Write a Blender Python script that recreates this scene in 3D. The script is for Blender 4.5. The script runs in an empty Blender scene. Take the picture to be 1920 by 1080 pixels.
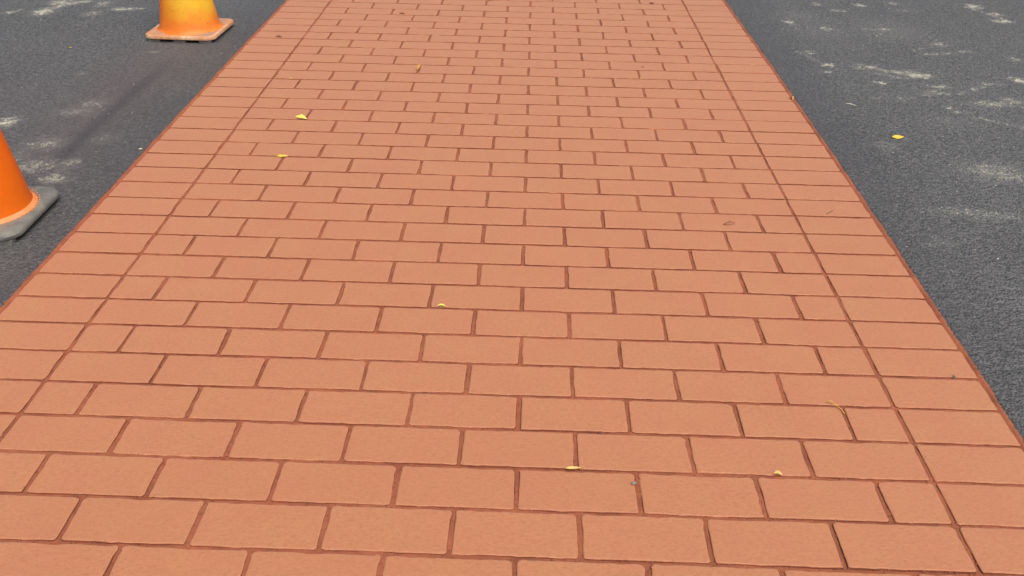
import bpy, bmesh, math, random
import numpy as np
from mathutils import Vector, Matrix

sc = bpy.context.scene
col = sc.collection
random.seed(7)
rng = np.random.default_rng(11)

# ------------------------------------------------------------------ camera
cam_data = bpy.data.cameras.new("camera")
cam = bpy.data.objects.new("camera", cam_data)
col.objects.link(cam)
cam_data.sensor_width = 36.0
cam_data.lens = 1764.83 / 1920.0 * 36.0
cam_data.clip_start = 0.05
cam_data.clip_end = 500.0
R_ = Vector((0.999584, 0.02400642, 0.01598507))
U_ = Vector((-0.02604232, 0.51307653, 0.85794771))
F_ = Vector((-0.01239469, 0.85800709, -0.51348828))
m = Matrix((R_, U_, -F_)).transposed().to_4x4()
m.translation = Vector((0.128295, -1.2760675, 1.3513775))
cam.matrix_world = m
sc.camera = cam

# ------------------------------------------------------------------ light: a bright, hazy, almost overcast day
SUN_ELEV, SUN_AZ = 58.0, 150.0          # azimuth measured from +Y towards +X
world = bpy.data.worlds.new("World")
sc.world = world
world.use_nodes = True
wn = world.node_tree
wn.nodes.clear()
sky = wn.nodes.new("ShaderNodeTexSky")
sky.sky_type = 'NISHITA'
sky.sun_disc = False
sky.sun_elevation = math.radians(SUN_ELEV)
sky.sun_rotation = math.radians(SUN_AZ)
sky.air_density = 1.0
sky.dust_density = 6.0
sky.ozone_density = 1.0
bg = wn.nodes.new("ShaderNodeBackground")
bg.inputs[1].default_value = 0.13
wo = wn.nodes.new("ShaderNodeOutputWorld")
wn.links.new(sky.outputs[0], bg.inputs[0])
wn.links.new(bg.outputs[0], wo.inputs[0])

sun_data = bpy.data.lights.new("sun", 'SUN')
sun_data.energy = 2.2
sun_data.angle = math.radians(50)
sun_data.color = (1.0, 0.96, 0.9)
sun = bpy.data.objects.new("sun", sun_data)
col.objects.link(sun)
el, az = math.radians(SUN_ELEV), math.radians(SUN_AZ)
to_sun = Vector((math.sin(az) * math.cos(el), math.cos(az) * math.cos(el), math.sin(el)))
sun.rotation_euler = to_sun.to_track_quat('Z', 'Y').to_euler()
sun.location = to_sun * 20

sc.view_settings.view_transform = 'Standard'
sc.view_settings.look = 'None'
sc.view_settings.gamma = 1.0
sc.view_settings.exposure = 0.08
sc.view_settings.use_curve_mapping = False


# ------------------------------------------------------------------ helpers
def mesh_obj(name, verts, faces, mat=None, parent=None, smooth=False):
    me = bpy.data.meshes.new(name)
    me.from_pydata([tuple(v) for v in verts], [], [tuple(f) for f in faces])
    me.update()
    if smooth:
        me.polygons.foreach_set('use_smooth', [True] * len(me.polygons))
    if mat:
        me.materials.append(mat)
    o = bpy.data.objects.new(name, me)
    col.objects.link(o)
    if parent:
        o.parent = parent
    return o


def fast_mesh(name, V, Q, mat, parent=None, colour=None, smooth=False):
    """V (n,3) floats, Q (m,k) ints of one face size, colour (n,4) point colours"""
    me = bpy.data.meshes.new(name)
    V = np.asarray(V, dtype=np.float32)
    Q = np.asarray(Q, dtype=np.int32)
    n, k = Q.shape
    me.vertices.add(len(V))
    me.vertices.foreach_set('co', V.ravel())
    me.loops.add(n * k)
    me.loops.foreach_set('vertex_index', Q.ravel())
    me.polygons.add(n)
    me.polygons.foreach_set('loop_start', np.arange(0, n * k, k, dtype=np.int32))
    me.polygons.foreach_set('loop_total', np.full(n, k, dtype=np.int32))
    if smooth:
        me.polygons.foreach_set('use_smooth', np.ones(n, dtype=bool))
    me.update(calc_edges=True)
    me.validate()
    if colour is not None:
        a = me.color_attributes.new('tint', 'FLOAT_COLOR', 'POINT')
        a.data.foreach_set('color', np.asarray(colour, dtype=np.float32).ravel())
    me.materials.append(mat)
    o = bpy.data.objects.new(name, me)
    col.objects.link(o)
    if parent:
        o.parent = parent
    return o


def tag(o, label=None, cat=None, group=None, kind=None):
    if label: o['label'] = label
    if cat: o['category'] = cat
    if group: o['group'] = group
    if kind: o['kind'] = kind
    return o


class NT:
    """small wrapper for writing node trees"""
    def __init__(self, name):
        self.mat = bpy.data.materials.new(name)
        self.mat.use_nodes = True
        self.t = self.mat.node_tree
        self.t.nodes.clear()
        self.out = self.n('ShaderNodeOutputMaterial')
        self.b = self.n('ShaderNodeBsdfPrincipled')
        self.l(self.b.outputs[0], self.out.inputs[0])
        self.tc = self.n('ShaderNodeTexCoord')

    def n(self, k, **kw):
        nd = self.t.nodes.new(k)
        for a, v in kw.items():
            setattr(nd, a, v)
        return nd

    def l(self, a, b):
        self.t.links.new(a, b)

    def val(self, sock, v):
        if hasattr(v, 'is_output') or isinstance(v, bpy.types.NodeSocket):
            self.l(v, sock)
        else:
            sock.default_value = v

    def noise(self, vec, scale, detail=4, rough=.55, dist=0.0):
        nd = self.n('ShaderNodeTexNoise')
        self.l(vec, nd.inputs['Vector'])
        nd.inputs['Scale'].default_value = scale
        nd.inputs['Detail'].default_value = detail
        nd.inputs['Roughness'].default_value = rough
        nd.inputs['Distortion'].default_value = dist
        return nd.outputs['Fac']

    def voro(self, vec, scale, out='Distance', feature='F1', rand=1.0):
        nd = self.n('ShaderNodeTexVoronoi', feature=feature)
        self.l(vec, nd.inputs['Vector'])
        nd.inputs['Scale'].default_value = scale
        nd.inputs['Randomness'].default_value = rand
        return nd.outputs[out]

    def ramp(self, fac, lo, hi, a=0.0, b=1.0):
        nd = self.n('ShaderNodeMapRange')
        nd.clamp = True
        self.val(nd.inputs[0], fac)
        nd.inputs[1].default_value = lo
        nd.inputs[2].default_value = hi
        nd.inputs[3].default_value = a
        nd.inputs[4].default_value = b
        return nd.outputs[0]

    def math(self, op, a, b=0.0):
        nd = self.n('ShaderNodeMath', operation=op)
        self.val(nd.inputs[0], a)
        self.val(nd.inputs[1], b)
        return nd.outputs[0]

    def mix(self, fac, a, b, mode='MIX'):
        nd = self.n('ShaderNodeMix', data_type='RGBA', blend_type=mode)
        self.val(nd.inputs[0], fac)
        self.val(nd.inputs[6], a)
        self.val(nd.inputs[7], b)
        return nd.outputs[2]

    def bump(self, h, dist, strength=1.0, prev=None):
        nd = self.n('ShaderNodeBump')
        nd.inputs['Strength'].default_value = strength
        nd.inputs['Distance'].default_value = dist
        self.l(h, nd.inputs['Height'])
        if prev is not None:
            self.l(prev, nd.inputs['Normal'])
        return nd.outputs[0]

    def geo_pos(self):
        return self.n('ShaderNodeNewGeometry').outputs['Position']


def rgb(r, g, b):
    return (r, g, b, 1.0)


# ------------------------------------------------------------------ materials
def mat_paving(name, base, dark, groove=False):
    t = NT(name)
    p = t.geo_pos()
    mott = t.noise(p, 3.2, 5, .6)
    mid = t.noise(p, 26, 4, .6)
    smp = t.n('ShaderNodeMapping')
    t.l(p, smp.inputs[0])
    smp.inputs['Scale'].default_value = (.75, 1, 1)
    blot = t.noise(smp.outputs[0], 130, 5, .75)
    fine = t.noise(p, 330, 3, .6)
    c = t.mix(t.ramp(mott, .3, .72), rgb(*base), rgb(base[0] * .93, base[1] * .9, base[2] * .88))
    c = t.mix(t.ramp(t.noise(p, 7, 4, .65), .42, .66, 0, .8), c, rgb(base[0] * .97, base[1] * 1.09, base[2] * 1.0))
    c = t.mix(t.ramp(mid, .5, .8, 0, .45), c, rgb(base[0] * .9, base[1] * .83, base[2] * .78))
    c = t.mix(t.ramp(fine, .38, .72, 0, .32), c, rgb(base[0] * 1.06, base[1] * 1.12, base[2] * 1.14))
    c = t.mix(t.ramp(blot, .48, .66, 0, .75), c, rgb(base[0] * .84, base[1] * .74, base[2] * .68))
    c = t.mix(t.ramp(blot, .48, .32, 0, .6), c, rgb(base[0] * 1.07, base[1] * 1.13, base[2] * 1.13))
    # small pock marks and faint scuffs
    pit = t.voro(p, 95, 'Distance')
    pitmask = t.ramp(t.noise(p, 14, 3, .7), .52, .66)
    pm = t.math('MULTIPLY', t.ramp(pit, .06, .2, 1, 0), pitmask)
    c = t.mix(t.math('MULTIPLY', pm, .7 if not groove else .7), c, rgb(*dark))
    if not groove:
        oi = t.n('ShaderNodeObjectInfo')
        c = t.mix(t.ramp(oi.outputs['Random'], 0, 1, 0, .22), c, rgb(base[0] * .92, base[1] * .87, base[2] * .82))
    else:
        # darker, thicker stain in parts of the joint and a few black crumbs
        s = t.ramp(t.noise(p, 11, 3, .65), .42, .64)
        c = t.mix(t.math('MULTIPLY', s, .45), c, rgb(*dark))
        crumb = t.math('MULTIPLY', t.ramp(t.voro(p, 60, 'Distance'), .08, .16, 1, 0), t.ramp(t.noise(p, 6, 2), .56, .6))
        c = t.mix(t.math('MULTIPLY', crumb, .8), c, rgb(.03, .012, .01))
    t.l(c, t.b.inputs['Base Color'])
    t.b.inputs['Roughness'].default_value = .66
    t.b.inputs['Specular IOR Level'].default_value = .75
    t.b.inputs['Sheen Weight'].default_value = .45
    t.b.inputs['Sheen Roughness'].default_value = .35
    if groove:
        t.b.inputs['Specular IOR Level'].default_value = .35
        t.b.inputs['Sheen Weight'].default_value = .05
    t.b.inputs['Sheen Tint'].default_value = (1, .8, .65, 1)
    h = t.math('ADD', t.math('MULTIPLY', fine, .5), t.math('MULTIPLY', blot, 1.2))
    nb = t.bump(h, 0.0024 if not groove else .003, .7 if not groove else 1.0)
    nb = t.bump(mid, .003, .35, nb)
    t.l(nb, t.b.inputs['Normal'])
    return t.mat


BASE = (.470, .180, .078)
M_brick = mat_paving('brick_red_coating', BASE, (.2, .05, .03))
M_joint = mat_paving('joint_red_coating', (.375, .112, .050), (.16, .042, .02), groove=True)


M_side = mat_paving('side_shaded_red_coating', (.20, .052, .022), (.07, .018, .009), groove=True)  # thin dark coat on brick sides, deepened to paint in the joint shade
M_lip = mat_paving('lip_red_coating', (.38, .11, .048), (.17, .04, .018), groove=True)


def mat_asphalt():
    t = NT('asphalt')
    p = t.geo_pos()
    at = t.n('ShaderNodeAttribute', attribute_name='tint')
    sep = t.n('ShaderNodeSeparateColor')
    t.l(at.outputs['Color'], sep.inputs[0])
    dust, brown, dark = sep.outputs[0], sep.outputs[1], sep.outputs[2]
    cell = t.voro(p, 125, 'Color')
    sc_ = t.n('ShaderNodeSeparateColor')
    t.l(cell, sc_.inputs[0])
    c = t.mix(sc_.outputs[0], rgb(.070, .071, .069), rgb(.172, .170, .163))
    big = t.noise(p, 1.6, 5, .62)
    c = t.mix(t.ramp(big, .35, .7, 0, .38), c, rgb(.17, .17, .165))
    wisps = t.ramp(t.noise(p, 9, 5, .7, .6), .56, .74)
    c = t.mix(t.math('MULTIPLY', wisps, .3), c, rgb(.2, .2, .18))
    # binder gaps between stones, with the shade of the pits painted in
    gap = t.ramp(t.voro(p, 125, 'Distance', 'DISTANCE_TO_EDGE'), 0, .22, 1, 0)
    gap = t.math('MULTIPLY', gap, t.ramp(t.noise(p, 60, 3, .7), .44, .58))
    c = t.mix(t.math('MULTIPLY', gap, .9), c, rgb(.014, .014, .014))
    # reddish brown overspray
    c = t.mix(t.math('MULTIPLY', brown, .5), c, rgb(.115, .084, .080))
    c = t.mix(t.math('MULTIPLY', dark, .75), c, rgb(.046, .043, .046))
    film = t.math('MULTIPLY', t.ramp(dust, .03, .45), .22)
    c = t.mix(film, c, rgb(.30, .295, .265))
    # pale lime-like scuffs that sit on the high stones
    br = t.ramp(t.noise(p, 110, 5, .85), .42, .58)
    br2 = t.ramp(t.noise(p, 38, 4, .7), .38, .58)
    dm = t.ramp(t.math('ADD', dust, t.math('ADD', t.math('MULTIPLY', br, .55), t.math('MULTIPLY', br2, .55))), 1.08, 1.6)
    dm = t.math('MULTIPLY', dm, t.ramp(dust, .04, .3))
    c = t.mix(dm, c, rgb(.58, .55, .40))
    # tiny white mineral flecks everywhere
    fl = t.math('MULTIPLY', t.ramp(t.voro(p, 75, 'Distance'), .03, .09, 1, 0), t.ramp(sc_.outputs[1], .5, .8))
    c = t.mix(t.math('MULTIPLY', fl, .4), c, rgb(.5, .5, .47))
    t.l(c, t.b.inputs['Base Color'])
    t.b.inputs['Roughness'].default_value = .62
    t.b.inputs['Specular IOR Level'].default_value = .5
    d = t.voro(p, 125, 'Distance')
    h = t.math('ADD', t.ramp(d, 0, .7, 1, 0), t.math('MULTIPLY', t.noise(p, 90, 4, .65), 1.3))
    t.l(t.bump(h, .0055, 1.0), t.b.inputs['Normal'])
    return t.mat


M_asphalt = mat_asphalt()


def mat_stones():
    t = NT('aggregate')
    at = t.n('ShaderNodeAttribute', attribute_name='tint')
    t.l(at.outputs['Color'], t.b.inputs['Base Color'])
    t.b.inputs['Roughness'].default_value = .6
    return t.mat


M_stones = mat_stones()


def mat_plain(name, c, rough=.6, var=.25, scale=40, bump=.0006, dirt=None, dirt_amt=.5, dirt_scale=12, spec=.5):
    t = NT(name)
    p = t.tc.outputs['Object']
    n = t.noise(p, scale, 5, .65)
    k = t.mix(t.ramp(n, .3, .75), rgb(*c), rgb(c[0] * (1 - var), c[1] * (1 - var), c[2] * (1 - var)))
    if dirt:
        dn = t.ramp(t.noise(p, dirt_scale, 6, .72), .45, .7)
        k = t.mix(t.math('MULTIPLY', dn, dirt_amt), k, rgb(*dirt))
    t.l(k, t.b.inputs['Base Color'])
    t.b.inputs['Roughness'].default_value = rough
    t.b.inputs['Specular IOR Level'].default_value = spec
    t.l(t.bump(n, bump, .6), t.b.inputs['Normal'])
    return t.mat


def mat_lit_cone():
    t = NT('orange_plastic_lit_yellow')
    p = t.tc.outputs['Object']
    n = t.noise(p, 9, 5, .6)
    c = t.mix(t.ramp(n, .35, .7), rgb(1.0, .255, .025), rgb(1.0, .32, .045))
    # bright light on one side painted in as yellow, starting above the base
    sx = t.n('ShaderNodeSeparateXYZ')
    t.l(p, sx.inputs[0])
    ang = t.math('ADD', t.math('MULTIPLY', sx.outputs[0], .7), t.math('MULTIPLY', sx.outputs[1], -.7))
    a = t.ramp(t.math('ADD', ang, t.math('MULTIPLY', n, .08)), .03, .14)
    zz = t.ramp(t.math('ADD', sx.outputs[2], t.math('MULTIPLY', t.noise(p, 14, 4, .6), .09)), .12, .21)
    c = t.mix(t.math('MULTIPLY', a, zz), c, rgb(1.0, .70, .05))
    z2 = t.ramp(t.math('ADD', sx.outputs[2], t.math('MULTIPLY', t.noise(p, 11, 4, .6), .1)), .07, .22)
    c = t.mix(t.math('MULTIPLY', z2, .22), c, rgb(.96, .42, .03))  # upper body turned yellower too, part of the painted light
    # scratches and black specks
    mp = t.n('ShaderNodeMapping')
    t.l(p, mp.inputs[0])
    mp.inputs['Scale'].default_value = (30, 30, 160)
    sn = t.ramp(t.noise(mp.outputs[0], 1.0, 3, .6), .66, .70)
    c = t.mix(t.math('MULTIPLY', sn, .55), c, rgb(.30, .07, .02))
    sp = t.math('MULTIPLY', t.ramp(t.voro(p, 55), .06, .14, 1, 0), t.ramp(t.noise(p, 12), .5, .58))
    c = t.mix(t.math('MULTIPLY', sp, .8), c, rgb(.12, .03, .01))
    t.l(c, t.b.inputs['Base Color'])
    t.b.inputs['Roughness'].default_value = .45
    t.l(t.bump(t.noise(p, 60, 4), .0008, .4), t.b.inputs['Normal'])
    return t.mat


M_cone_far = mat_lit_cone()
M_cone_near = mat_plain('bright_orange_plastic', (1.0, .215, .004), .4, .06, 7, .0004, dirt=(.92, .14, .01), dirt_amt=.4, dirt_scale=30)
M_base_far = mat_plain('scuffed_orange_base', (.52, .27, .16), .75, .3, 18, .002, dirt=(.31, .24, .20), dirt_amt=.95, dirt_scale=9)
M_rim_far = mat_plain('worn_orange_rim', (.60, .27, .12), .6, .25, 30, .002, dirt=(.72, .52, .32), dirt_amt=.9, dirt_scale=16)
M_rubber = mat_plain('grey_rubber', (.15, .15, .135), .6, .25, 14, .0015, dirt=(.30, .27, .21), dirt_amt=.7, dirt_scale=11)
M_foot = mat_plain('pale_grey_rubber', (.20, .19, .18), .8, .2)
M_flange_near = mat_plain('dusty_orange_flange', (.92, .24, .04), .6, .15, 20, .0005, dirt=(.66, .34, .2), dirt_amt=.7, dirt_scale=7)
M_tab = mat_plain('orange_tab', (.52, .24, .12), .6, .2)


def make_translucent(mat, colour, fac):
    nt = mat.node_tree
    out = next(n for n in nt.nodes if n.type == 'OUTPUT_MATERIAL')
    b = next(n for n in nt.nodes if n.type == 'BSDF_PRINCIPLED')
    tr = nt.nodes.new('ShaderNodeBsdfTranslucent')
    mx = nt.nodes.new('ShaderNodeMixShader')
    mx.inputs[0].default_value = fac
    if b.inputs['Base Color'].is_linked:
        nt.links.new(b.inputs['Base Color'].links[0].from_socket, tr.inputs[0])
    nt.links.new(b.outputs[0], mx.inputs[1])
    nt.links.new(tr.outputs[0], mx.inputs[2])
    nt.links.new(mx.outputs[0], out.inputs[0])


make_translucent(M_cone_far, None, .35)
make_translucent(M_cone_near, None, .35)


def mat_leaf(name, c, c2, rough=.5):
    t = NT(name)
    p = t.tc.outputs['Object']
    n = t.noise(p, 160, 4, .6)
    k = t.mix(t.ramp(n, .35, .7), rgb(*c), rgb(*c2))
    t.l(k, t.b.inputs['Base Color'])
    t.b.inputs['Roughness'].default_value = rough
    t.l(t.bump(n, .0006, .6), t.b.inputs['Normal'])
    return t.mat


M_leaf_lime = mat_leaf('lime_yellow_leaf', (.80, .72, .14), (.58, .48, .07))
M_leaf_yellow = mat_leaf('yellow_leaf', (.80, .55, .05), (.55, .33, .03))
M_leaf_pale = mat_leaf('pale_yellow_leaf', (.78, .52, .17), (.5, .3, .07))
M_leaf_tan = mat_leaf('tan_leaf', (.55, .33, .06), (.30, .13, .03))
M_leaf_brown = mat_leaf('brown_leaf', (.20, .055, .022), (.10, .035, .018))
M_twig = mat_leaf('grey_twig', (.17, .16, .135), (.09, .08, .07), .8)
M_green = mat_leaf('grey_green_leaf', (.10, .11, .07), (.06, .06, .045), .8)
M_pebble = mat_leaf('grey_pebble', (.27, .25, .22), (.13, .12, .10), .7)
M_straw = mat_leaf('straw', (.72, .68, .48), (.55, .48, .28), .7)

# ------------------------------------------------------------------ crosswalk layout (metres)
L = 0.25                    # brick length, joint to joint
H = 0.49373 * L             # row pitch
SKEW = -0.0146              # rows run slightly out of square
KN = [-12, -8, 0, 3, 6, 9, 12, 15, 18, 21, 25, 28, 31, 34, 45, 90]
DV = [-.08, -.08, -.08, -.03, 0, .04, .09, .085, .07, 0.0, 0, -.05, -.1, -.18, -.2, -.2]
EK = [-12, 2, 5, 8, 11, 16, 25, 34, 90]
EL = [-1.022, -1.022, -1.025, -1.026, -1.027, -1.038, -1.02, -.985, -.985]
ER = [8.96, 8.972, 9.012, 9.02, 9.036, 9.045, 9.037, 8.985, 8.985]


def row_y(k, x):            # y of row line k at lateral position x (in bricks)
    return H * (k + SKEW * (x - 4) + float(np.interp(k, KN, DV)))


def edge_l(y):
    return (np.interp(np.asarray(y) / H, EK, EL) - 4) * L


def edge_r(y):
    return (np.interp(np.asarray(y) / H, EK, ER) - 4) * L


ROW0, ROW1 = -9, 60
Y0, Y1 = row_y(ROW0, 4), row_y(ROW1, 4)

# ------------------------------------------------------------------ asphalt, one sheet with a shallow recess for the crosswalk
DUST = [(-2.635, 3.694, 0.022, 0.031, 1.0), (-2.47, 3.719, 0.047, 0.074, 1.0), (-2.454, 3.911, 0.071, 0.056, 0.8), (-2.606, 3.751, 0.017, 0.032, 0.5), (-2.33, 3.945, 0.029, 0.034, 0.7), (-2.217, 3.909, 0.04, 0.068, 0.6), (-2.076, 3.808, 0.067, 0.038, 0.8), (-2.203, 3.709, 0.05, 0.063, 0.5), (-1.89, 2.133, 0.036, 0.05, 1.0), (-1.645, 1.926, 0.067, 0.061, 0.5), (-1.582, 1.725, 0.073, 0.069, 0.6), (-1.482, 1.628, 0.053, 0.043, 0.7), (-1.641, 2.353, 0.053, 0.049, 0.5), (-1.677, 2.258, 0.083, 0.047, 0.4), (-1.856, 2.734, 0.028, 0.022, 0.4), (-1.482, 1.731, 0.046, 0.037, 0.4), (-1.642, 3.067, 0.037, 0.017, 0.4), (-1.7, 1.775, 0.055, 0.095, 0.4), (-1.444, 1.991, 0.059, 0.063, 0.25), (1.54, 3.101, 0.026, 0.025, 1.0), (1.499, 2.995, 0.02, 0.016, 1.0), (1.666, 3.07, 0.025, 0.025, 0.9), (1.737, 3.092, 0.026, 0.025, 0.9), (1.851, 3.021, 0.088, 0.032, 0.6), (1.912, 2.971, 0.055, 0.032, 1.1), (1.704, 2.859, 0.022, 0.023, 1.0), (1.961, 2.819, 0.044, 0.022, 0.8), (1.899, 2.744, 0.033, 0.022, 0.8), (2.195, 2.872, 0.054, 0.015, 0.8), (2.353, 2.935, 0.035, 0.039, 1.0), (1.496, 3.3, 0.024, 0.027, 0.8), (1.894, 2.543, 0.014, 0.02, 0.9), (1.922, 2.5, 0.036, 0.019, 0.6), (2.678, 4.278, 0.041, 0.05, 1.0), (2.745, 4.109, 0.037, 0.036, 0.8), (2.713, 3.962, 0.054, 0.034, 1.0), (1.861, 4.113, 0.037, 0.018, 0.9), (2.016, 4.244, 0.025, 0.037, 0.9), (1.766, 4.246, 0.022, 0.037, 0.7), (1.521, 3.841, 0.026, 0.044, 0.9), (2.22, 4.311, 0.025, 0.038, 0.7), (1.692, 3.731, 0.029, 0.052, 0.7), (1.991, 3.745, 0.035, 0.021, 0.9), (1.925, 3.74, 0.072, 0.021, 0.5), (1.95, 3.642, 0.011, 0.02, 0.8), (2.193, 3.489, 0.039, 0.038, 0.6), (2.089, 3.311, 0.037, 0.027, 0.6), (2.176, 3.335, 0.038, 0.018, 0.6), (2.286, 3.37, 0.032, 0.018, 0.9), (1.728, 2.65, 0.07, 0.035, 0.3), (2.099, 2.609, 0.093, 0.041, 0.6), (2.206, 2.649, 0.047, 0.042, 0.6), (1.612, 2.642, 0.028, 0.021, 0.4), (1.491, 2.114, 0.052, 0.055, 0.35), (1.8, 1.883, 0.117, 0.089, 0.5), (1.858, 1.84, 0.058, 0.048, 0.5), (1.557, 1.545, 0.107, 0.033, 0.4), (1.668, 1.52, 0.107, 0.032, 0.4), (1.406, 1.321, 0.067, 0.036, 0.25), (1.676, 3.669, 0.171, 0.266, 0.2), (2.018, 3.697, 0.201, 0.213, 0.25), (1.611, 3.979, 0.12, 0.174, 0.2), (2.474, 3.271, 0.027, 0.044, 0.5), (2.251, 4.147, 0.093, 0.048, 0.3), (1.808, 2.371, 0.154, 0.093, 0.2)]
_r = np.random.default_rng(5)      # the same kind of scuffs carry on beyond the frame
for _ in range(70):
    x = _r.choice([-1, 1]) * _r.uniform(2.9, 6.5)
    DUST.append((x, _r.uniform(0, 8), _r.uniform(.02, .08), _r.uniform(.02, .07), _r.uniform(.3, 1)))
for _ in range(40):
    DUST.append((_r.choice([-1, 1]) * _r.uniform(1.4, 6), _r.uniform(4.6, 9), _r.uniform(.02, .08), _r.uniform(.02, .07), _r.uniform(.3, 1)))


STREAKS = [(1.66, 3.13, 1.93, 2.93, .012, .7), (1.70, 3.00, 1.86, 2.92, .008, .6), (2.20, 2.86, 2.02, 2.75, .012, .5), (2.05, 2.74, 1.83, 2.70, .010, .5),
           (2.62, 4.28, 2.76, 3.95, .014, .6), (2.02, 3.36, 2.22, 3.50, .010, .5), (1.44, 3.30, 1.55, 3.05, .012, .4), (1.95, 2.45, 2.15, 2.30, .014, .5),
           (-2.5, 3.72, -2.36, 3.95, .03, .7), (-1.72, 1.70, -1.46, 1.78, .02, .5), (-2.12, 3.80, -1.98, 3.83, .014, .7)]


def tints(x, y):
    x = np.asarray(x, dtype=float); y = np.asarray(y, dtype=float)
    d = np.zeros_like(x)
    wx = x + .011 * np.sin(y * 91 + 3 * np.sin(x * 47)) + .006 * np.sin(x * 190 + y * 130)
    wy = y + .009 * np.sin(x * 83 + 3 * np.sin(y * 39)) + .005 * np.sin(x * 170 - y * 150)
    for (cx, cy, rx, ry, s) in DUST:
        q = ((wx - cx) / (rx * .95)) ** 2 + ((wy - cy) / (ry * .95)) ** 2
        d = np.maximum(d, s * np.exp(-q * .8))
    for (ax_, ay_, bx_, by_, wd, st_) in STREAKS:
        dx_, dy_ = bx_ - ax_, by_ - ay_
        tt = np.clip(((wx - ax_) * dx_ + (wy - ay_) * dy_) / (dx_ * dx_ + dy_ * dy_), 0, 1)
        q = ((wx - ax_ - tt * dx_) ** 2 + (wy - ay_ - tt * dy_) ** 2) / wd ** 2
        d = np.maximum(d, st_ * np.exp(-q))
    br = .95 * np.exp(-((x + 1.58) / .24) ** 2) * np.clip((y - 1.2) / .3, 0, 1) * np.clip((3.5 - y) / .7, 0, 1)
    br = np.maximum(br, .5 * np.exp(-((x + 2.0) / .3) ** 2 - ((y - 2.3) / .5) ** 2))
    xc = -1.535 + .05 * np.clip((y - 2.5), 0, 1)
    dk = .8 * np.exp(-((x - xc) / .035) ** 2) * np.clip((y - 1.6) / .2, 0, 1) * np.clip((3.1 - y) / .5, 0, 1)
    dk = np.maximum(dk, .35 * np.exp(-((x - 1.75) / .3) ** 2 - ((y - 1.25) / .12) ** 2))
    el_, er_ = edge_l(y), edge_r(y)
    gap_ = np.maximum(el_ - x, x - er_) + .03 * np.sin(y * 5.3) + .02 * np.sin(y * 13 + x * 9)
    dk = np.maximum(dk, .48 * np.clip(1 - gap_ / .26, 0, 1) ** .6)
    return np.stack([d, br, dk, np.ones_like(x)], -1)


def grow(start, step, ratio, end):
    v, o = start, []
    while v < end:
        step *= ratio
        v += step
        o.append(min(v, end))
    return o


offs = list(np.arange(0, 2.0, .014))
offs += grow(offs[-1], .014, 1.16, 70)
offs = np.array(offs)
ys = list(np.arange(-.4, 4.8, .016))
ys = sorted([-v for v in grow(.4, .016, 1.25, 12)]) + ys + grow(ys[-1], .016, 1.12, 90)
ys = np.array(ys)
eL, eR = edge_l(ys), edge_r(ys)
colsx, colsz = [], []
for o in offs[::-1]:
    colsx.append(eL - o); colsz.append(0.0)
colsx.append(eL + .001); colsz.append(-.02)
colsx.append(eR - .001); colsz.append(-.02)
for o in offs:
    colsx.append(eR + o); colsz.append(0.0)
X = np.stack(colsx, 1)
Yg = np.repeat(ys[:, None], X.shape[1], 1)
Z = np.repeat(np.array(colsz)[None, :], len(ys), 0)
V = np.stack([X, Yg, Z], -1).reshape(-1, 3)
nc = X.shape[1]
ii, jj = np.meshgrid(np.arange(len(ys) - 1), np.arange(nc - 1), indexing='ij')
a = (ii * nc + jj).ravel()
Q = np.stack([a, a + 1, a + nc + 1, a + nc], 1)
road = fast_mesh('road', V, Q, M_asphalt, colour=tints(V[:, 0], V[:, 1]))
tag(road, 'dark grey asphalt road with pale scuffs on both sides of the red crosswalk', kind='structure')

# ------------------------------------------------------------------ crosswalk bed with its painted lips
bed_y = np.concatenate([np.arange(Y0, 5.2, .006), np.arange(5.2, Y1, .05)])
n = len(bed_y)
ragl = rng.normal(0, .0011, n) + .0016 * np.sin(bed_y * 31) * np.sin(bed_y * 7.3)
ragr = rng.normal(0, .0011, n) + .0016 * np.sin(bed_y * 27 + 1) * np.sin(bed_y * 9.1)
ragi = rng.normal(0, .0007, n)
l, r = edge_l(bed_y), edge_r(bed_y)
inner = [(l + .0085 + ragi) + ((r - .0085 + ragi) - (l + .0085 + ragi)) * f for f in np.linspace(0, 1, 190)]


def smooth_noise(nr, nc_, seed):
    g = np.random.default_rng(seed)
    out = np.zeros((nr, nc_))
    for step, amp in ((3, .5), (7, .7), (23, .7)):
        gr = g.normal(0, 1, (nr // step + 3, nc_ // step + 3))
        yi, xi = np.arange(nr) / step, np.arange(nc_) / step
        y0, x0 = yi.astype(int), xi.astype(int)
        fy, fx = (yi - y0)[:, None], (xi - x0)[None]
        out += amp * ((gr[y0][:, x0] * (1 - fx) + gr[y0][:, x0 + 1] * fx) * (1 - fy) + (gr[y0 + 1][:, x0] * (1 - fx) + gr[y0 + 1][:, x0 + 1] * fx) * fy)
    return out


bedz = np.clip(-.0034 + .0011 * smooth_noise(n, 190, 4), -.0050, -.0010)
prof = [(l - .004 + ragl, .0002), (l - .0035 + ragl, .0014), (l + .003, .0010)] + [(x, bedz[:, i]) for i, x in enumerate(inner)] + \
       [(r - .003, .0010), (r + .0035 + ragr, .0014), (r + .004 + ragr, .0002)]
X = np.stack([p[0] for p in prof], 1)
Z = np.stack([np.broadcast_to(p[1], (n,)) for p in prof], 1)
NP = len(prof)
V = np.stack([X, np.repeat(bed_y[:, None], NP, 1), Z], -1).reshape(-1, 3)
ii, jj = np.meshgrid(np.arange(n - 1), np.arange(NP - 1), indexing='ij')
a = (ii * NP + jj).ravel()
Q = np.stack([a, a + 1, a + NP + 1, a + NP], 1)
walk = fast_mesh('crosswalk', V, Q, M_joint)
walk.data.materials.append(M_lip)
mi = np.zeros(len(Q), dtype=np.int32)
mi[(jj.ravel() <= 1) | (jj.ravel() >= NP - 3)] = 1
walk.data.polygons.foreach_set('material_index', mi)
tag(walk, 'terracotta red brick pattern crosswalk running away between two strips of asphalt', kind='structure')

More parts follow.
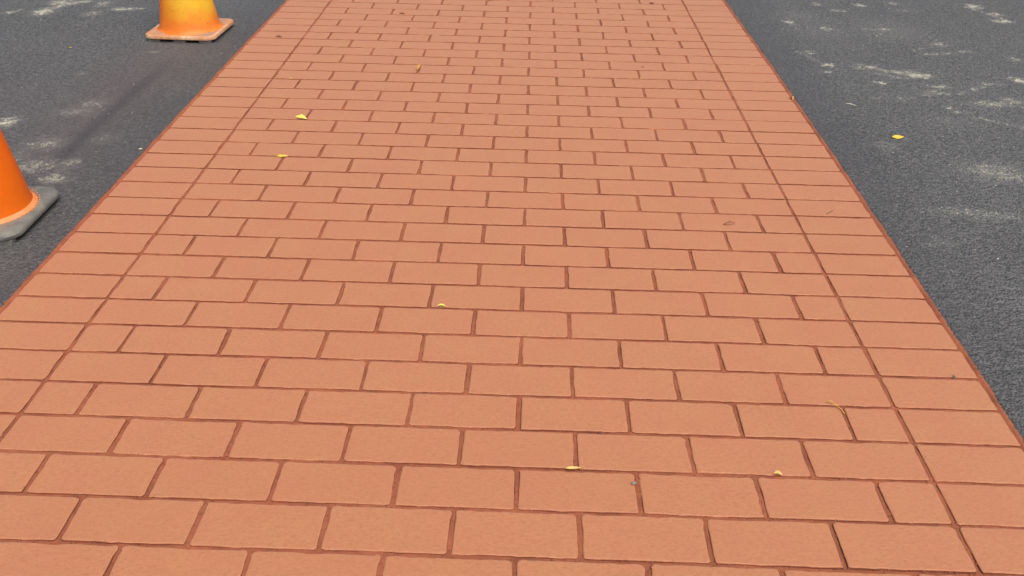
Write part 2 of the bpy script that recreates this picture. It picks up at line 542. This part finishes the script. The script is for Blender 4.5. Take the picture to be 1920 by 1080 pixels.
# ------------------------------------------------------------------ bricks
TOPZ, BOTZ = 0.0, -.0052


def brick_geo(lx, ly, seed, rough=.0007):
    """brick centred on its cell: lx, ly are joint-to-joint sizes"""
    rs = random.Random(seed)
    g = .0062                       # half joint at the top
    hx, hy = lx / 2 - .0051, ly / 2 - .0047
    cr = rs.uniform(.006, .011)
    pts = []
    nx, ny = max(4, int(lx / .014)), 6
    sides = [((hx, -hy + cr), (hx, hy - cr), ny), ((hx - cr, hy), (-hx + cr, hy), nx),
             ((-hx, hy - cr), (-hx, -hy + cr), ny), ((-hx + cr, -hy), (hx - cr, -hy), nx)]
    cc = [(hx - cr, hy - cr, 0), (-hx + cr, hy - cr, 90), (-hx + cr, -hy + cr, 180), (hx - cr, -hy + cr, 270)]
    crs = [cr * rs.uniform(.9, 1.15), cr * rs.uniform(.9, 1.15), cr * rs.uniform(.4, .7), cr * rs.uniform(.4, .7)]
    for (p, q, k), (cx, cy, a0), c2 in zip(sides, cc, crs):
        cx += math.copysign(cr - c2, cx)
        cy += math.copysign(cr - c2, cy)
        for i in range(k):
            f = (i + .0) / (k - 0)
            pts.append((p[0] + (q[0] - p[0]) * f, p[1] + (q[1] - p[1]) * f))
        rr = cr * rs.uniform(.75, 1.1)
        for a_ in (8, 45, 82):
            a2 = math.radians(a0 + a_)
            pts.append((cx + c2 * math.cos(a2), cy + c2 * math.sin(a2)))
    n = len(pts)
    bx, by = rs.uniform(-.0006, .0006), rs.uniform(-.0006, .0006)
    V, Fc = [], []
    jit = []
    ax = ay = 0
    for _ in pts:
        ax, ay = ax * .5 + rs.gauss(0, rough), ay * .5 + rs.gauss(0, rough)
        jit.append((ax, ay))
    for i, (x, y) in enumerate(pts):        # top ring
        s = .0020
        s += max(0, rs.gauss(0, .0009))
        V.append((x * (1 - s / hx) + bx + jit[i][0] * .6, y * (1 - s / hy) + by + jit[i][1] * .6, TOPZ))
    for i, (x, y) in enumerate(pts):        # shoulder
        V.append((x + bx + jit[i][0], y + by + jit[i][1], TOPZ - .0009 - abs(jit[i][1]) * .5))
    for i, (x, y) in enumerate(pts):        # foot
        V.append((x * (1 + .0016 / hx) + bx, y * (1 + .0016 / hy) + by, BOTZ))
    Fc.append(tuple(range(n)))
    for a_ in (0, n):
        for i in range(n):
            j = (i + 1) % n
            Fc.append((a_ + i, a_ + n + i, a_ + n + j, a_ + j))
    return V, Fc


def brick_mesh(lx, ly, seed, name='brick'):
    V, Fc = brick_geo(lx, ly, seed)
    me = bpy.data.meshes.new(name)
    me.from_pydata(V, [], Fc)
    me.update()
    me.materials.append(M_brick)
    me.materials.append(M_side)
    n = len(Fc[0])
    for i, pl in enumerate(me.polygons):
        if i > n:
            pl.material_index = 1
    return me


full = [brick_mesh(L, H, 100 + i) for i in range(14)]
half = [brick_mesh(L / 2, H, 200 + i) for i in range(8)]
bordl = [brick_mesh(L, H, 300 + i) for i in range(8)]


def visible(x, y, hw):
    return x + hw > -.80 - .496 * y and x - hw < 1.09 + .442 * y and -.22 < y < 4.32


field, border = [], []
for k in range(ROW0, ROW1):
    joints = list(range(0, 9)) if k % 2 == 0 else [0] + [i + .5 for i in range(8)] + [8]
    for a_, b_ in zip(joints[:-1], joints[1:]):
        xc = (a_ + b_) / 2
        field.append((k, xc, b_ - a_))
    yc = (row_y(k, 4) + row_y(k + 1, 4)) / 2
    xl, xr = float(edge_l(yc)) + .0075, float(edge_r(yc)) - .0075
    for x0, x1 in ((xl - .0062 + .004, -4 * L), (4 * L, xr + .0062 - .004)):
        border.append((k, (x0 + x1) / 2 / L + 4, (x1 - x0) / L))


def place(item, meshes, name, rs):
    k, xc, w = item
    y0, y1 = row_y(k, xc), row_y(k + 1, xc)
    X_ = (xc - 4) * L
    me = rs.choice(meshes)
    nom = L / 2 if w < .7 else L
    sx = (w * L) / nom
    sy = (y1 - y0) / H
    rz = SKEW * H / L + rs.gauss(0, .0012)
    flip = (1, 1)
    loc = (X_ + rs.gauss(0, .0005), (y0 + y1) / 2 + rs.gauss(0, .0004), rs.gauss(0, .00025))
    return me, loc, rz + (math.pi if flip[0] < 0 else 0), (sx, sy)


rs = random.Random(3)
pieces, rest = [], []
nf = 0
for it in field:
    k, xc, w = it
    vis = visible((xc - 4) * L, row_y(k, xc) + H / 2, w * L / 2)
    meshes = half if w < .7 else full
    if vis and nf < 298:
        nf += 1
        pieces.append((it, meshes, 'brick'))
    else:
        rest.append((it, meshes))
for it in border:
    k, xc, w = it
    vis = visible((xc - 4) * L, row_y(k, xc) + H / 2, w * L / 2)
    if vis:
        pieces.append((it, bordl, 'border_brick'))
    else:
        rest.append((it, bordl))
for it, meshes, name in pieces:
    me, loc, rz, s = place(it, meshes, name, rs)
    o = bpy.data.objects.new(name, me)
    o.location = loc
    o.rotation_euler = (0, 0, rz)
    o.scale = (s[0], s[1], 1)
    col.objects.link(o)
    o.parent = walk
bm = bmesh.new()
for it, meshes in rest:
    me, loc, rz, s = place(it, meshes, '', rs)
    st = len(bm.verts)
    bm.from_mesh(me)
    bm.verts.ensure_lookup_table()
    mt = Matrix.Translation(loc) @ Matrix.Rotation(rz, 4, 'Z') @ Matrix.Diagonal((s[0], s[1], 1, 1))
    for v in bm.verts[st:]:
        v.co = mt @ v.co
me = bpy.data.meshes.new('outlying_bricks')
bm.to_mesh(me)
bm.free()
me.materials.append(M_brick)
me.materials.append(M_side)
o = bpy.data.objects.new('outlying_bricks', me)
col.objects.link(o)
o.parent = walk
o['kind'] = 'stuff'

# ------------------------------------------------------------------ aggregate: the coarse stones standing out of the asphalt
OCT = np.array([(1, 0, 0), (.35, .9, 0), (-.75, .65, 0), (-.9, -.45, 0), (.1, -1, 0), (.05, .05, 1)], dtype=float)
OF = np.array([(0, 1, 5), (1, 2, 5), (2, 3, 5), (3, 4, 5), (4, 0, 5)])


def stones(name, x, y, size, hgt, colour, zbase=-.0006):
    N = len(x)
    rot = rng.uniform(0, 2 * math.pi, N)
    B = np.repeat(OCT[None], N, 0) * (1 + rng.normal(0, .18, (N, 6, 3)))
    B[:, :5, 2] = 0
    B[:, :, 0] *= size[:, None]
    B[:, :, 1] *= (size * rng.uniform(.6, 1, N))[:, None]
    B[:, :, 2] *= hgt[:, None]
    c, s = np.cos(rot)[:, None], np.sin(rot)[:, None]
    P = np.empty_like(B)
    P[:, :, 0] = B[:, :, 0] * c - B[:, :, 1] * s + x[:, None]
    P[:, :, 1] = B[:, :, 0] * s + B[:, :, 1] * c + y[:, None]
    P[:, :, 2] = B[:, :, 2] + zbase
    Fq = (OF[None] + (np.arange(N) * 6)[:, None, None]).reshape(-1, 3)
    C = np.repeat(colour[:, None, :], 6, 1).reshape(-1, 4)
    o = fast_mesh(name, P.reshape(-1, 3), Fq, M_stones, colour=C)
    return o


NS = 90000
sx = rng.uniform(-3.4, 3.6, NS * 2)
sy = rng.uniform(-.2, 5.2, NS * 2)
keep = ((sx < edge_l(sy) - .007) & (sx > -1.05 - .56 * (sy + .3) - .3)) | ((sx > edge_r(sy) + .007) & (sx < 1.5 + .5 * sy))
sx, sy = sx[keep][:NS], sy[keep][:NS]
T = tints(sx, sy)
N = len(sx)
tone = np.clip(rng.lognormal(math.log(.115), .42, N), .015, .45)
tone[rng.random(N) < .11] = .02  # flat dark stones stand in for shaded pits
stn = np.stack([tone, tone * .995, tone * .96, np.ones(N)], -1)
bw = np.clip(T[:, 1] * .7, 0, 1)[:, None]
stn[:, :3] = stn[:, :3] * (1 - bw) + bw * np.stack([tone * 1.1, tone * .84, tone * .82], -1)
stn[:, :3] *= (1 - .45 * T[:, 2])[:, None]
pd = (rng.random(N) < T[:, 0] * .85)
palec = np.array([.52, .49, .37]) * rng.uniform(.5, 1.1, (N, 1))
stn[pd, :3] = palec[pd]
wh = rng.random(N) < .004
stn[wh, :3] = np.array([.55, .55, .5])
size = rng.uniform(.0018, .0056, N)
hg = size * rng.uniform(.15, .45, N)
ag = stones('aggregate', sx, sy, size, hg, stn)
tag(ag, 'coarse dark stones standing proud in the asphalt on both sides', kind='stuff')

NCR = 30000
ky = rng.integers(ROW0 + 7, 38, NCR)
cx_ = rng.uniform(-1.25, 1.25, NCR)
cy_ = np.array([row_y(k, x / L + 4) for k, x in zip(ky, cx_)]) + rng.normal(.0022, .0028, NCR)
vert = rng.random(NCR) < .35
jx = np.where(ky % 2 == 0, rng.integers(0, 9, NCR), rng.integers(0, 8, NCR) + .5)
cx_ = np.where(vert, (jx - 4) * L + rng.normal(0, .0044, NCR), cx_)
cy_ = np.where(vert, cy_ + rng.uniform(0, H, NCR), cy_)
red = np.stack([rng.uniform(.10, .42, NCR)] * 3, 1) * np.array([1, .29, .12])
blk = rng.random(NCR) < .05
red[blk] = np.array([.035, .018, .014])
csz = rng.uniform(.0006, .0019, NCR)
cr_ = stones('joint_crumbs', cx_, cy_, csz, csz * .9, np.concatenate([red, np.ones((NCR, 1))], 1), zbase=-.0014)
cr_.parent = walk
cr_['kind'] = 'stuff'

# ------------------------------------------------------------------ traffic cones
def rounded_square(hw, rad, k=6):
    o = []
    for cx, cy, a0 in ((1, 1, 0), (-1, 1, 90), (-1, -1, 180), (1, -1, 270)):
        for i in range(k + 1):
            a_ = math.radians(a0 + 90 * i / k)
            o.append((cx * (hw - rad) + rad * math.cos(a_), cy * (hw - rad) + rad * math.sin(a_)))
    return o


def loft(name, rings, mat, parent, cap_top=True, cap_bot=True, smooth=True):
    V, Fc = [], []
    n = len(rings[0])
    for rg in rings:
        V += rg
    for a_ in range(len(rings) - 1):
        for i in range(n):
            j = (i + 1) % n
            Fc.append((a_ * n + i, a_ * n + j, (a_ + 1) * n + j, (a_ + 1) * n + i))
    if cap_top:
        Fc.append(tuple(range((len(rings) - 1) * n, len(rings) * n)))
    if cap_bot:
        Fc.append(tuple(range(n))[::-1])
    o = mesh_obj(name, V, Fc, mat, parent, smooth)
    if smooth:
        o.data.set_sharp_from_angle(angle=math.radians(50))
    return o


def lathe(name, prof, mat, parent, n=64):
    rings = [[(r_ * math.cos(2 * math.pi * i / n), r_ * math.sin(2 * math.pi * i / n), z) for i in range(n)] for r_, z in prof]
    return loft(name, rings, mat, parent, False, False)


def base_ring(hw, rad, z, wob=0, seed=0, sag=0):
    rr = random.Random(seed)
    out = []
    for x, y in rounded_square(hw, rad):
        w = 1 + rr.gauss(0, wob)
        out.append((x * w, y * w, z + sag * (abs(x * y) / (hw * hw)) + rr.gauss(0, wob * .05)))
    return out


def cone(loc, rz, label, body_mat, kind):
    root = bpy.data.objects.new('traffic_cone', None)
    col.objects.link(root)
    root.location = loc
    root.rotation_euler = (0, 0, rz)
    tag(root, label, 'traffic cone', 'traffic cones standing on the asphalt left of the crosswalk')
    top = .71
    if kind == 'far':
        zb, zt = .014, .034
        b = loft('base', [base_ring(.168, .045, zb, .004, 1), base_ring(.1745, .045, zb + .004, .004, 1),
                          base_ring(.1745, .045, zt - .009, .004, 1)], M_rim_far, root, cap_top=False)
        loft('rim', [base_ring(.1745, .045, zt - .0088, .004, 1), base_ring(.1725, .044, zt - .002, .004, 1), base_ring(.165, .042, zt, .004, 1),
                     base_ring(.158, .040, zt - .0005, .004, 1)], M_rim_far, b, cap_top=False, cap_bot=False)
        loft('top_plate', [base_ring(.158, .040, zt - .0006, .004, 1), base_ring(.150, .038, zt - .003, .003, 1), base_ring(.12, .05, zt + .001, 0, 1)], M_base_far, root, cap_bot=False)
        zf = zt
        pr = [(.158, zf - .002), (.153, zf + .0025), (.147, zf + .009), (.1425, zf + .02), (.137, zf + .05)]
    else:
        zb, zt = .012, .042
        loft('base', [base_ring(.160, .05, zb, .003, 2), base_ring(.1745, .055, zb + .006, .003, 2), base_ring(.1765, .055, zb + .016, .003, 2),
                      base_ring(.172, .055, zt - .006, .003, 2), base_ring(.160, .052, zt, .003, 2), base_ring(.150, .06, zt + .001, 0, 2)], M_rubber, root)
        zf = zt + .001
        pr = [(.156, zf), (.154, zf + .003), (.150, zf + .005), (.1435, zf + .010), (.139, zf + .026), (.136, zf + .05)]
    for sx_, sy_ in ((-1, -1), (1, -1), (1, 1), (-1, 1), (0, -1), (0, 1)):
        fx, fy = sx_ * .125, sy_ * .150
        loft('foot', [[(fx - .028, fy - .012, 0), (fx + .028, fy - .012, 0), (fx + .028, fy + .012, 0), (fx - .028, fy + .012, 0)],
                      [(fx - .03, fy - .014, zb + .002), (fx + .03, fy - .014, zb + .002), (fx + .03, fy + .014, zb + .002), (fx - .03, fy + .014, zb + .002)]],
             M_foot, root, smooth=False)
    if kind == 'near':
        lathe('flange', pr[:4], M_flange_near, root)
        pr = [(.1432, pr[3][1] - .0002)] + pr[4:]
        # ring of little moulded tabs round the flange
        V, Fc = [], []
        nt = 54
        for i in range(nt):
            a_ = 2 * math.pi * i / nt
            c, s = math.cos(a_), math.sin(a_)
            for rr_, dd in ((.1585, -.0032), (.1645, -.0032), (.1645, .0032), (.1585, .0032)):
                for z in (zf - .002, zf + .0022):
                    V.append((rr_ * c - dd * s, rr_ * s + dd * c, z))
            q = i * 8
            Fc += [(q + 1, q + 3, q + 5, q + 7), (q, q + 2, q + 3, q + 1), (q + 2, q + 4, q + 5, q + 3), (q + 4, q + 6, q + 7, q + 5), (q + 6, q, q + 1, q + 7)]
        tb = mesh_obj('flange_tabs', V, Fc, M_tab, root)
        tb['kind'] = 'stuff'
    r_top = .036
    zs, r0 = pr[-1][1], pr[-1][0]
    for i in range(1, 13):
        f = i / 12
        pr.append((r0 + (r_top - r0) * f, zs + (top - zs) * f))
    pr += [(r_top - .003, top + .002), (r_top - .006, top - .002)]
    pr.append((r_top - .004, top - .03))
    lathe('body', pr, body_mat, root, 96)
    return root


cone((-1.553, 1.315, 0), math.radians(1.5), 'bright orange traffic cone on a dark grey rubber base, cut by the left photo edge', M_cone_near, 'near')
cone((-1.568, 3.385, 0), math.radians(-2.2), 'orange traffic cone with yellow light painted on one side, on a scuffed orange base, farther along the asphalt', M_cone_far, 'far')


# ------------------------------------------------------------------ leaves, twigs and bits
def leaf(name, loc, rz, length, width, mat, label, cat='leaf', curl=.35, fold=.4, stem=0.0, tilt=(0, 0), group=None, lift=.0012, seed=1, serr=.06):
    """a small dry leaf: a curled blade with real thickness, pointed at both ends, and a stalk"""
    rr = random.Random(seed)
    nu, nv = 12, 6
    top, bot = [], []
    for i in range(nu + 1):
        u = i / nu
        w = width / 2 * (math.sin(math.pi * u ** .85) ** .8) * (1 + rr.uniform(-serr, serr)) + width * .02
        bend = math.sin(math.pi * u) * curl * length * .25 + rr.uniform(-1, 1) * length * .006
        for j in range(nv + 1):
            v = j / nv * 2 - 1
            ang = v * fold * math.pi
            if fold > .01:
                R = w / (fold * math.pi)
                y, z = R * math.sin(ang), R * (1 - math.cos(ang))
            else:
                y, z = w * v, 0
            x = (u - .5) * length
            y += length * .10 * math.sin(u * 3.1) * (1 if seed % 2 else -1)
            zz = bend + z
            top.append((x, y, zz + .0003)); bot.append((x, y, zz))
    n = len(top)
    V = top + bot
    Fc = []
    W = nv + 1
    for i in range(nu):
        for j in range(nv):
            a_ = i * W + j
            Fc.append((a_, a_ + W, a_ + W + 1, a_ + 1))
            Fc.append((n + a_, n + a_ + 1, n + a_ + W + 1, n + a_ + W))
    rim = [j for j in range(W)] + [i * W + nv for i in range(1, nu + 1)] + [nu * W + j for j in range(nv - 1, -1, -1)] + [i * W for i in range(nu - 1, 0, -1)]
    for i in range(len(rim)):
        a_, b_ = rim[i], rim[(i + 1) % len(rim)]
        Fc.append((a_, b_, n + b_, n + a_))
    mt = Matrix.Rotation(tilt[0], 3, 'X') @ Matrix.Rotation(tilt[1], 3, 'Y')
    V = [mt @ Vector(v) for v in V]
    zmin = min(v.z for v in V)
    V = [Vector((v.x, v.y, v.z - zmin)) for v in V]
    if stem:
        root = bpy.data.objects.new(name, None)
        col.objects.link(root)
        root.location = (loc[0], loc[1], lift)
        root.rotation_euler = (0, 0, rz)
        mesh_obj('blade', V, Fc, mat, root, True)
        path = [(length * .47, 0, .0015 + (0)), (length * .47 + stem * .5, stem * .12, .0022), (length * .47 + stem, stem * .05, .0008)]
        tube('stalk', path, .0007, mat, root)
        o = root
    else:
        o = mesh_obj(name, V, Fc, mat, None, True)
        o.location = (loc[0], loc[1], lift)
        o.rotation_euler = (0, 0, rz)
    tag(o, label, cat, group)
    return o


def tube(name, path, rad, mat, parent=None, k=6, taper=True):
    V, Fc = [], []
    P = [Vector(p) for p in path]
    for i, p in enumerate(P):
        d = (P[min(i + 1, len(P) - 1)] - P[max(i - 1, 0)]).normalized()
        s = d.cross(Vector((0, 0, 1))).normalized()
        t = s.cross(d)
        rr = rad * (1 - .5 * i / (len(P) - 1)) if taper else rad
        for j in range(k):
            a_ = 2 * math.pi * j / k
            V.append(p + s * math.cos(a_) * rr + t * math.sin(a_) * rr)
    for i in range(len(P) - 1):
        for j in range(k):
            q = (j + 1) % k
            Fc.append((i * k + j, i * k + q, (i + 1) * k + q, (i + 1) * k + j))
    Fc.append(tuple(range(k))[::-1])
    Fc.append(tuple(range((len(P) - 1) * k, len(P) * k)))
    return mesh_obj(name, V, Fc, mat, parent, True)


def lump(name, loc, size, rz, mat, label, cat, seed=1, lift=0.0):
    bm = bmesh.new()
    bmesh.ops.create_icosphere(bm, subdivisions=2, radius=1)
    rr = random.Random(seed)
    for v in bm.verts:
        v.co *= 1 + rr.uniform(-.13, .13)
        v.co = Vector((v.co.x * size[0], v.co.y * size[1], v.co.z * size[2]))
    z0 = min(v.co.z for v in bm.verts)
    for v in bm.verts:
        v.co.z -= z0
    me = bpy.data.meshes.new(name)
    bm.to_mesh(me); bm.free()
    me.materials.append(mat)
    o = bpy.data.objects.new(name, me)
    col.objects.link(o)
    o.location = (loc[0], loc[1], lift)
    o.rotation_euler = (0, 0, rz)
    return tag(o, label, cat)


G = 'fallen yellow leaves scattered on the crosswalk'
leaf('leaf', (-.770, 2.245), math.radians(-14), .050, .019, M_leaf_lime, 'broad lime yellow leaf lying on the far left part of the bricks', curl=.12, fold=.18, group=G, tilt=(.38, .06), seed=3, serr=.22)
leaf('leaf', (-.755, 1.865), math.radians(6), .042, .013, M_leaf_yellow, 'deep yellow curled leaf across a brick joint, below the lime yellow leaf', curl=.25, fold=.34, group=G, tilt=(.35, 0), seed=4, serr=.3, stem=.006)
leaf('leaf', (-.373, 2.885), math.radians(80), .038, .016, M_leaf_tan, 'small tan leaf curled up on edge where a joint is nearly worn away', curl=.9, fold=.38, group=G, tilt=(.6, -.7), seed=5)
leaf('leaf', (-.092, .872), math.radians(-4), .026, .009, M_leaf_lime, 'tiny folded yellow green leaf beside a joint in the middle of the crosswalk', curl=.5, fold=.35, group=G, stem=.006, seed=7)
leaf('leaf', (.243, .243), math.radians(5), .034, .011, M_leaf_pale, 'long rolled pale yellow leaf with a stalk, nearest the bottom of the photo', curl=.2, fold=.42, stem=.010, group=G, seed=8)
leaf('leaf', (.675, .240), math.radians(-15), .020, .012, M_leaf_pale, 'short crumpled pale leaf in a joint, right of the long rolled leaf', curl=.7, fold=.3, group=G, seed=9, serr=.25)
leaf('leaf', (-.105, 4.16), math.radians(25), .060, .02, M_leaf_yellow, 'yellow leaf at the very top edge of the photo on the crosswalk', curl=.6, fold=.35, group=G, stem=.012, seed=10)
leaf('leaf', (1.251, 2.615), math.radians(85), .045, .016, M_leaf_tan, 'small orange tan leaf standing on the right hand edge of the crosswalk', curl=.7, fold=.35, group=G, tilt=(.5, 0), seed=11)
leaf('leaf', (1.562, 2.19), math.radians(3), .047, .019, M_leaf_yellow, 'clean yellow leaf lying alone on the right hand asphalt', curl=.2, fold=.12, stem=.004, tilt=(.45, 0), lift=.003, seed=12)
sl = tube('leaf_strip', [(-.016, .020, .002), (-.010, .022, .005), (-.006, .014, .006), (.000, .004, .006), (.008, -.010, .005), (.013, -.022, .002)], .0014, M_leaf_yellow)
sl.location = (.862, .475, .0005)
tag(sl, 'thin curved yellow leaf strip over the corner of a brick on the right', 'leaf', G)
leaf('petal', (-.917, 2.722), .1, .016, .012, M_leaf_yellow, 'tiny yellow petal in a row joint near the left inner line', 'petal', curl=.4, fold=.2, seed=14)
leaf('petal', (.744, 3.21), 1.2, .012, .010, M_leaf_yellow, 'farther of two tiny yellow petals lying by brick joints on the far right half', 'petal', curl=.4, fold=.2, seed=15)
leaf('petal', (.629, 2.835), .5, .010, .009, M_leaf_pale, 'nearer of two tiny yellow petals lying by brick joints on the far right half', 'petal', curl=.4, fold=.2, seed=16)
leaf('petal', (-2.05, 3.087), .2, .015, .012, M_leaf_yellow, 'tiny yellow petal on the left asphalt, short of the pale scuffs', 'petal', curl=.3, fold=.1, lift=.003, seed=17)
leaf('petal', (-1.28, 1.894), .2, .014, .012, M_straw, 'tiny pale green petal on the asphalt close to the left edge of the crosswalk', 'petal', curl=.3, fold=.1, lift=.003, seed=18)
leaf('leaf_scrap', (-1.122, 3.35), -.25, .036, .014, M_leaf_brown, 'dark brown leaf scrap on the left border bricks', 'leaf scrap', curl=.3, fold=.2, seed=19)
leaf('leaf_scrap', (-.567, 3.84), -.2, .034, .012, M_leaf_brown, 'small brown leaf scrap on a far brick left of centre', 'leaf scrap', curl=.3, fold=.2, seed=20)
leaf('leaf_scrap', (.817, 4.17), .5, .034, .016, M_leaf_brown, 'dark brown leaf scrap at the top right of the crosswalk', 'leaf scrap', curl=.3, fold=.25, seed=21)
leaf('leaf_scrap', (1.183, .613), 1.1, .016, .006, M_green, 'tiny grey green leaf scrap standing in a joint of the right border', 'leaf scrap', curl=.5, fold=.3, tilt=(.7, 0), seed=22)
leaf('leaf_scrap', (.655, 3.0), .4, .012, .009, M_leaf_brown, 'tiny dark crumb of leaf on a brick near the two far petals', 'leaf scrap', fold=.2, seed=23)

tw = bpy.data.objects.new('twig', None)
col.objects.link(tw)
tw.location = (.776, 1.413, .0006)
tag(tw, 'small forked reddish brown twig on a brick right of centre', 'twig')
tube('branch', [(-.020, -.006, .001), (-.008, .004, .002), (.006, .010, .003), (.020, .010, .001)], .0011, M_leaf_brown, tw)
tube('branch', [(-.018, -.008, .001), (-.004, -.010, .002), (.008, -.006, .003), (.016, .000, .002)], .0010, M_leaf_brown, tw)
tube('branch', [(.000, .006, .002), (.003, .016, .004), (.006, .022, .003)], .0007, M_leaf_brown, tw)
tg = tube('twig', [(-.015, -.012, .001), (-.004, -.002, .002), (.006, .006, .002), (.014, .016, .001)], .0015, M_twig)
tg.location = (1.122, 1.512, .0006)
tag(tg, 'straight grey twig lying on a border brick on the right', 'twig')
st = tube('straw', [(-.02, .008, .001), (-.006, .004, .003), (.006, -.006, .003), (.016, -.016, .001)], .0022, M_straw)
st.location = (1.485, 2.55, .003)
tag(st, 'pale bent straw on the right asphalt near the crosswalk edge', 'straw')
lump('pebble', (.368, .200), (.0062, .0034, .0032), .3, M_pebble, 'small grey pebble on a brick beside a joint near the bottom', 'pebble', 4, .0004)
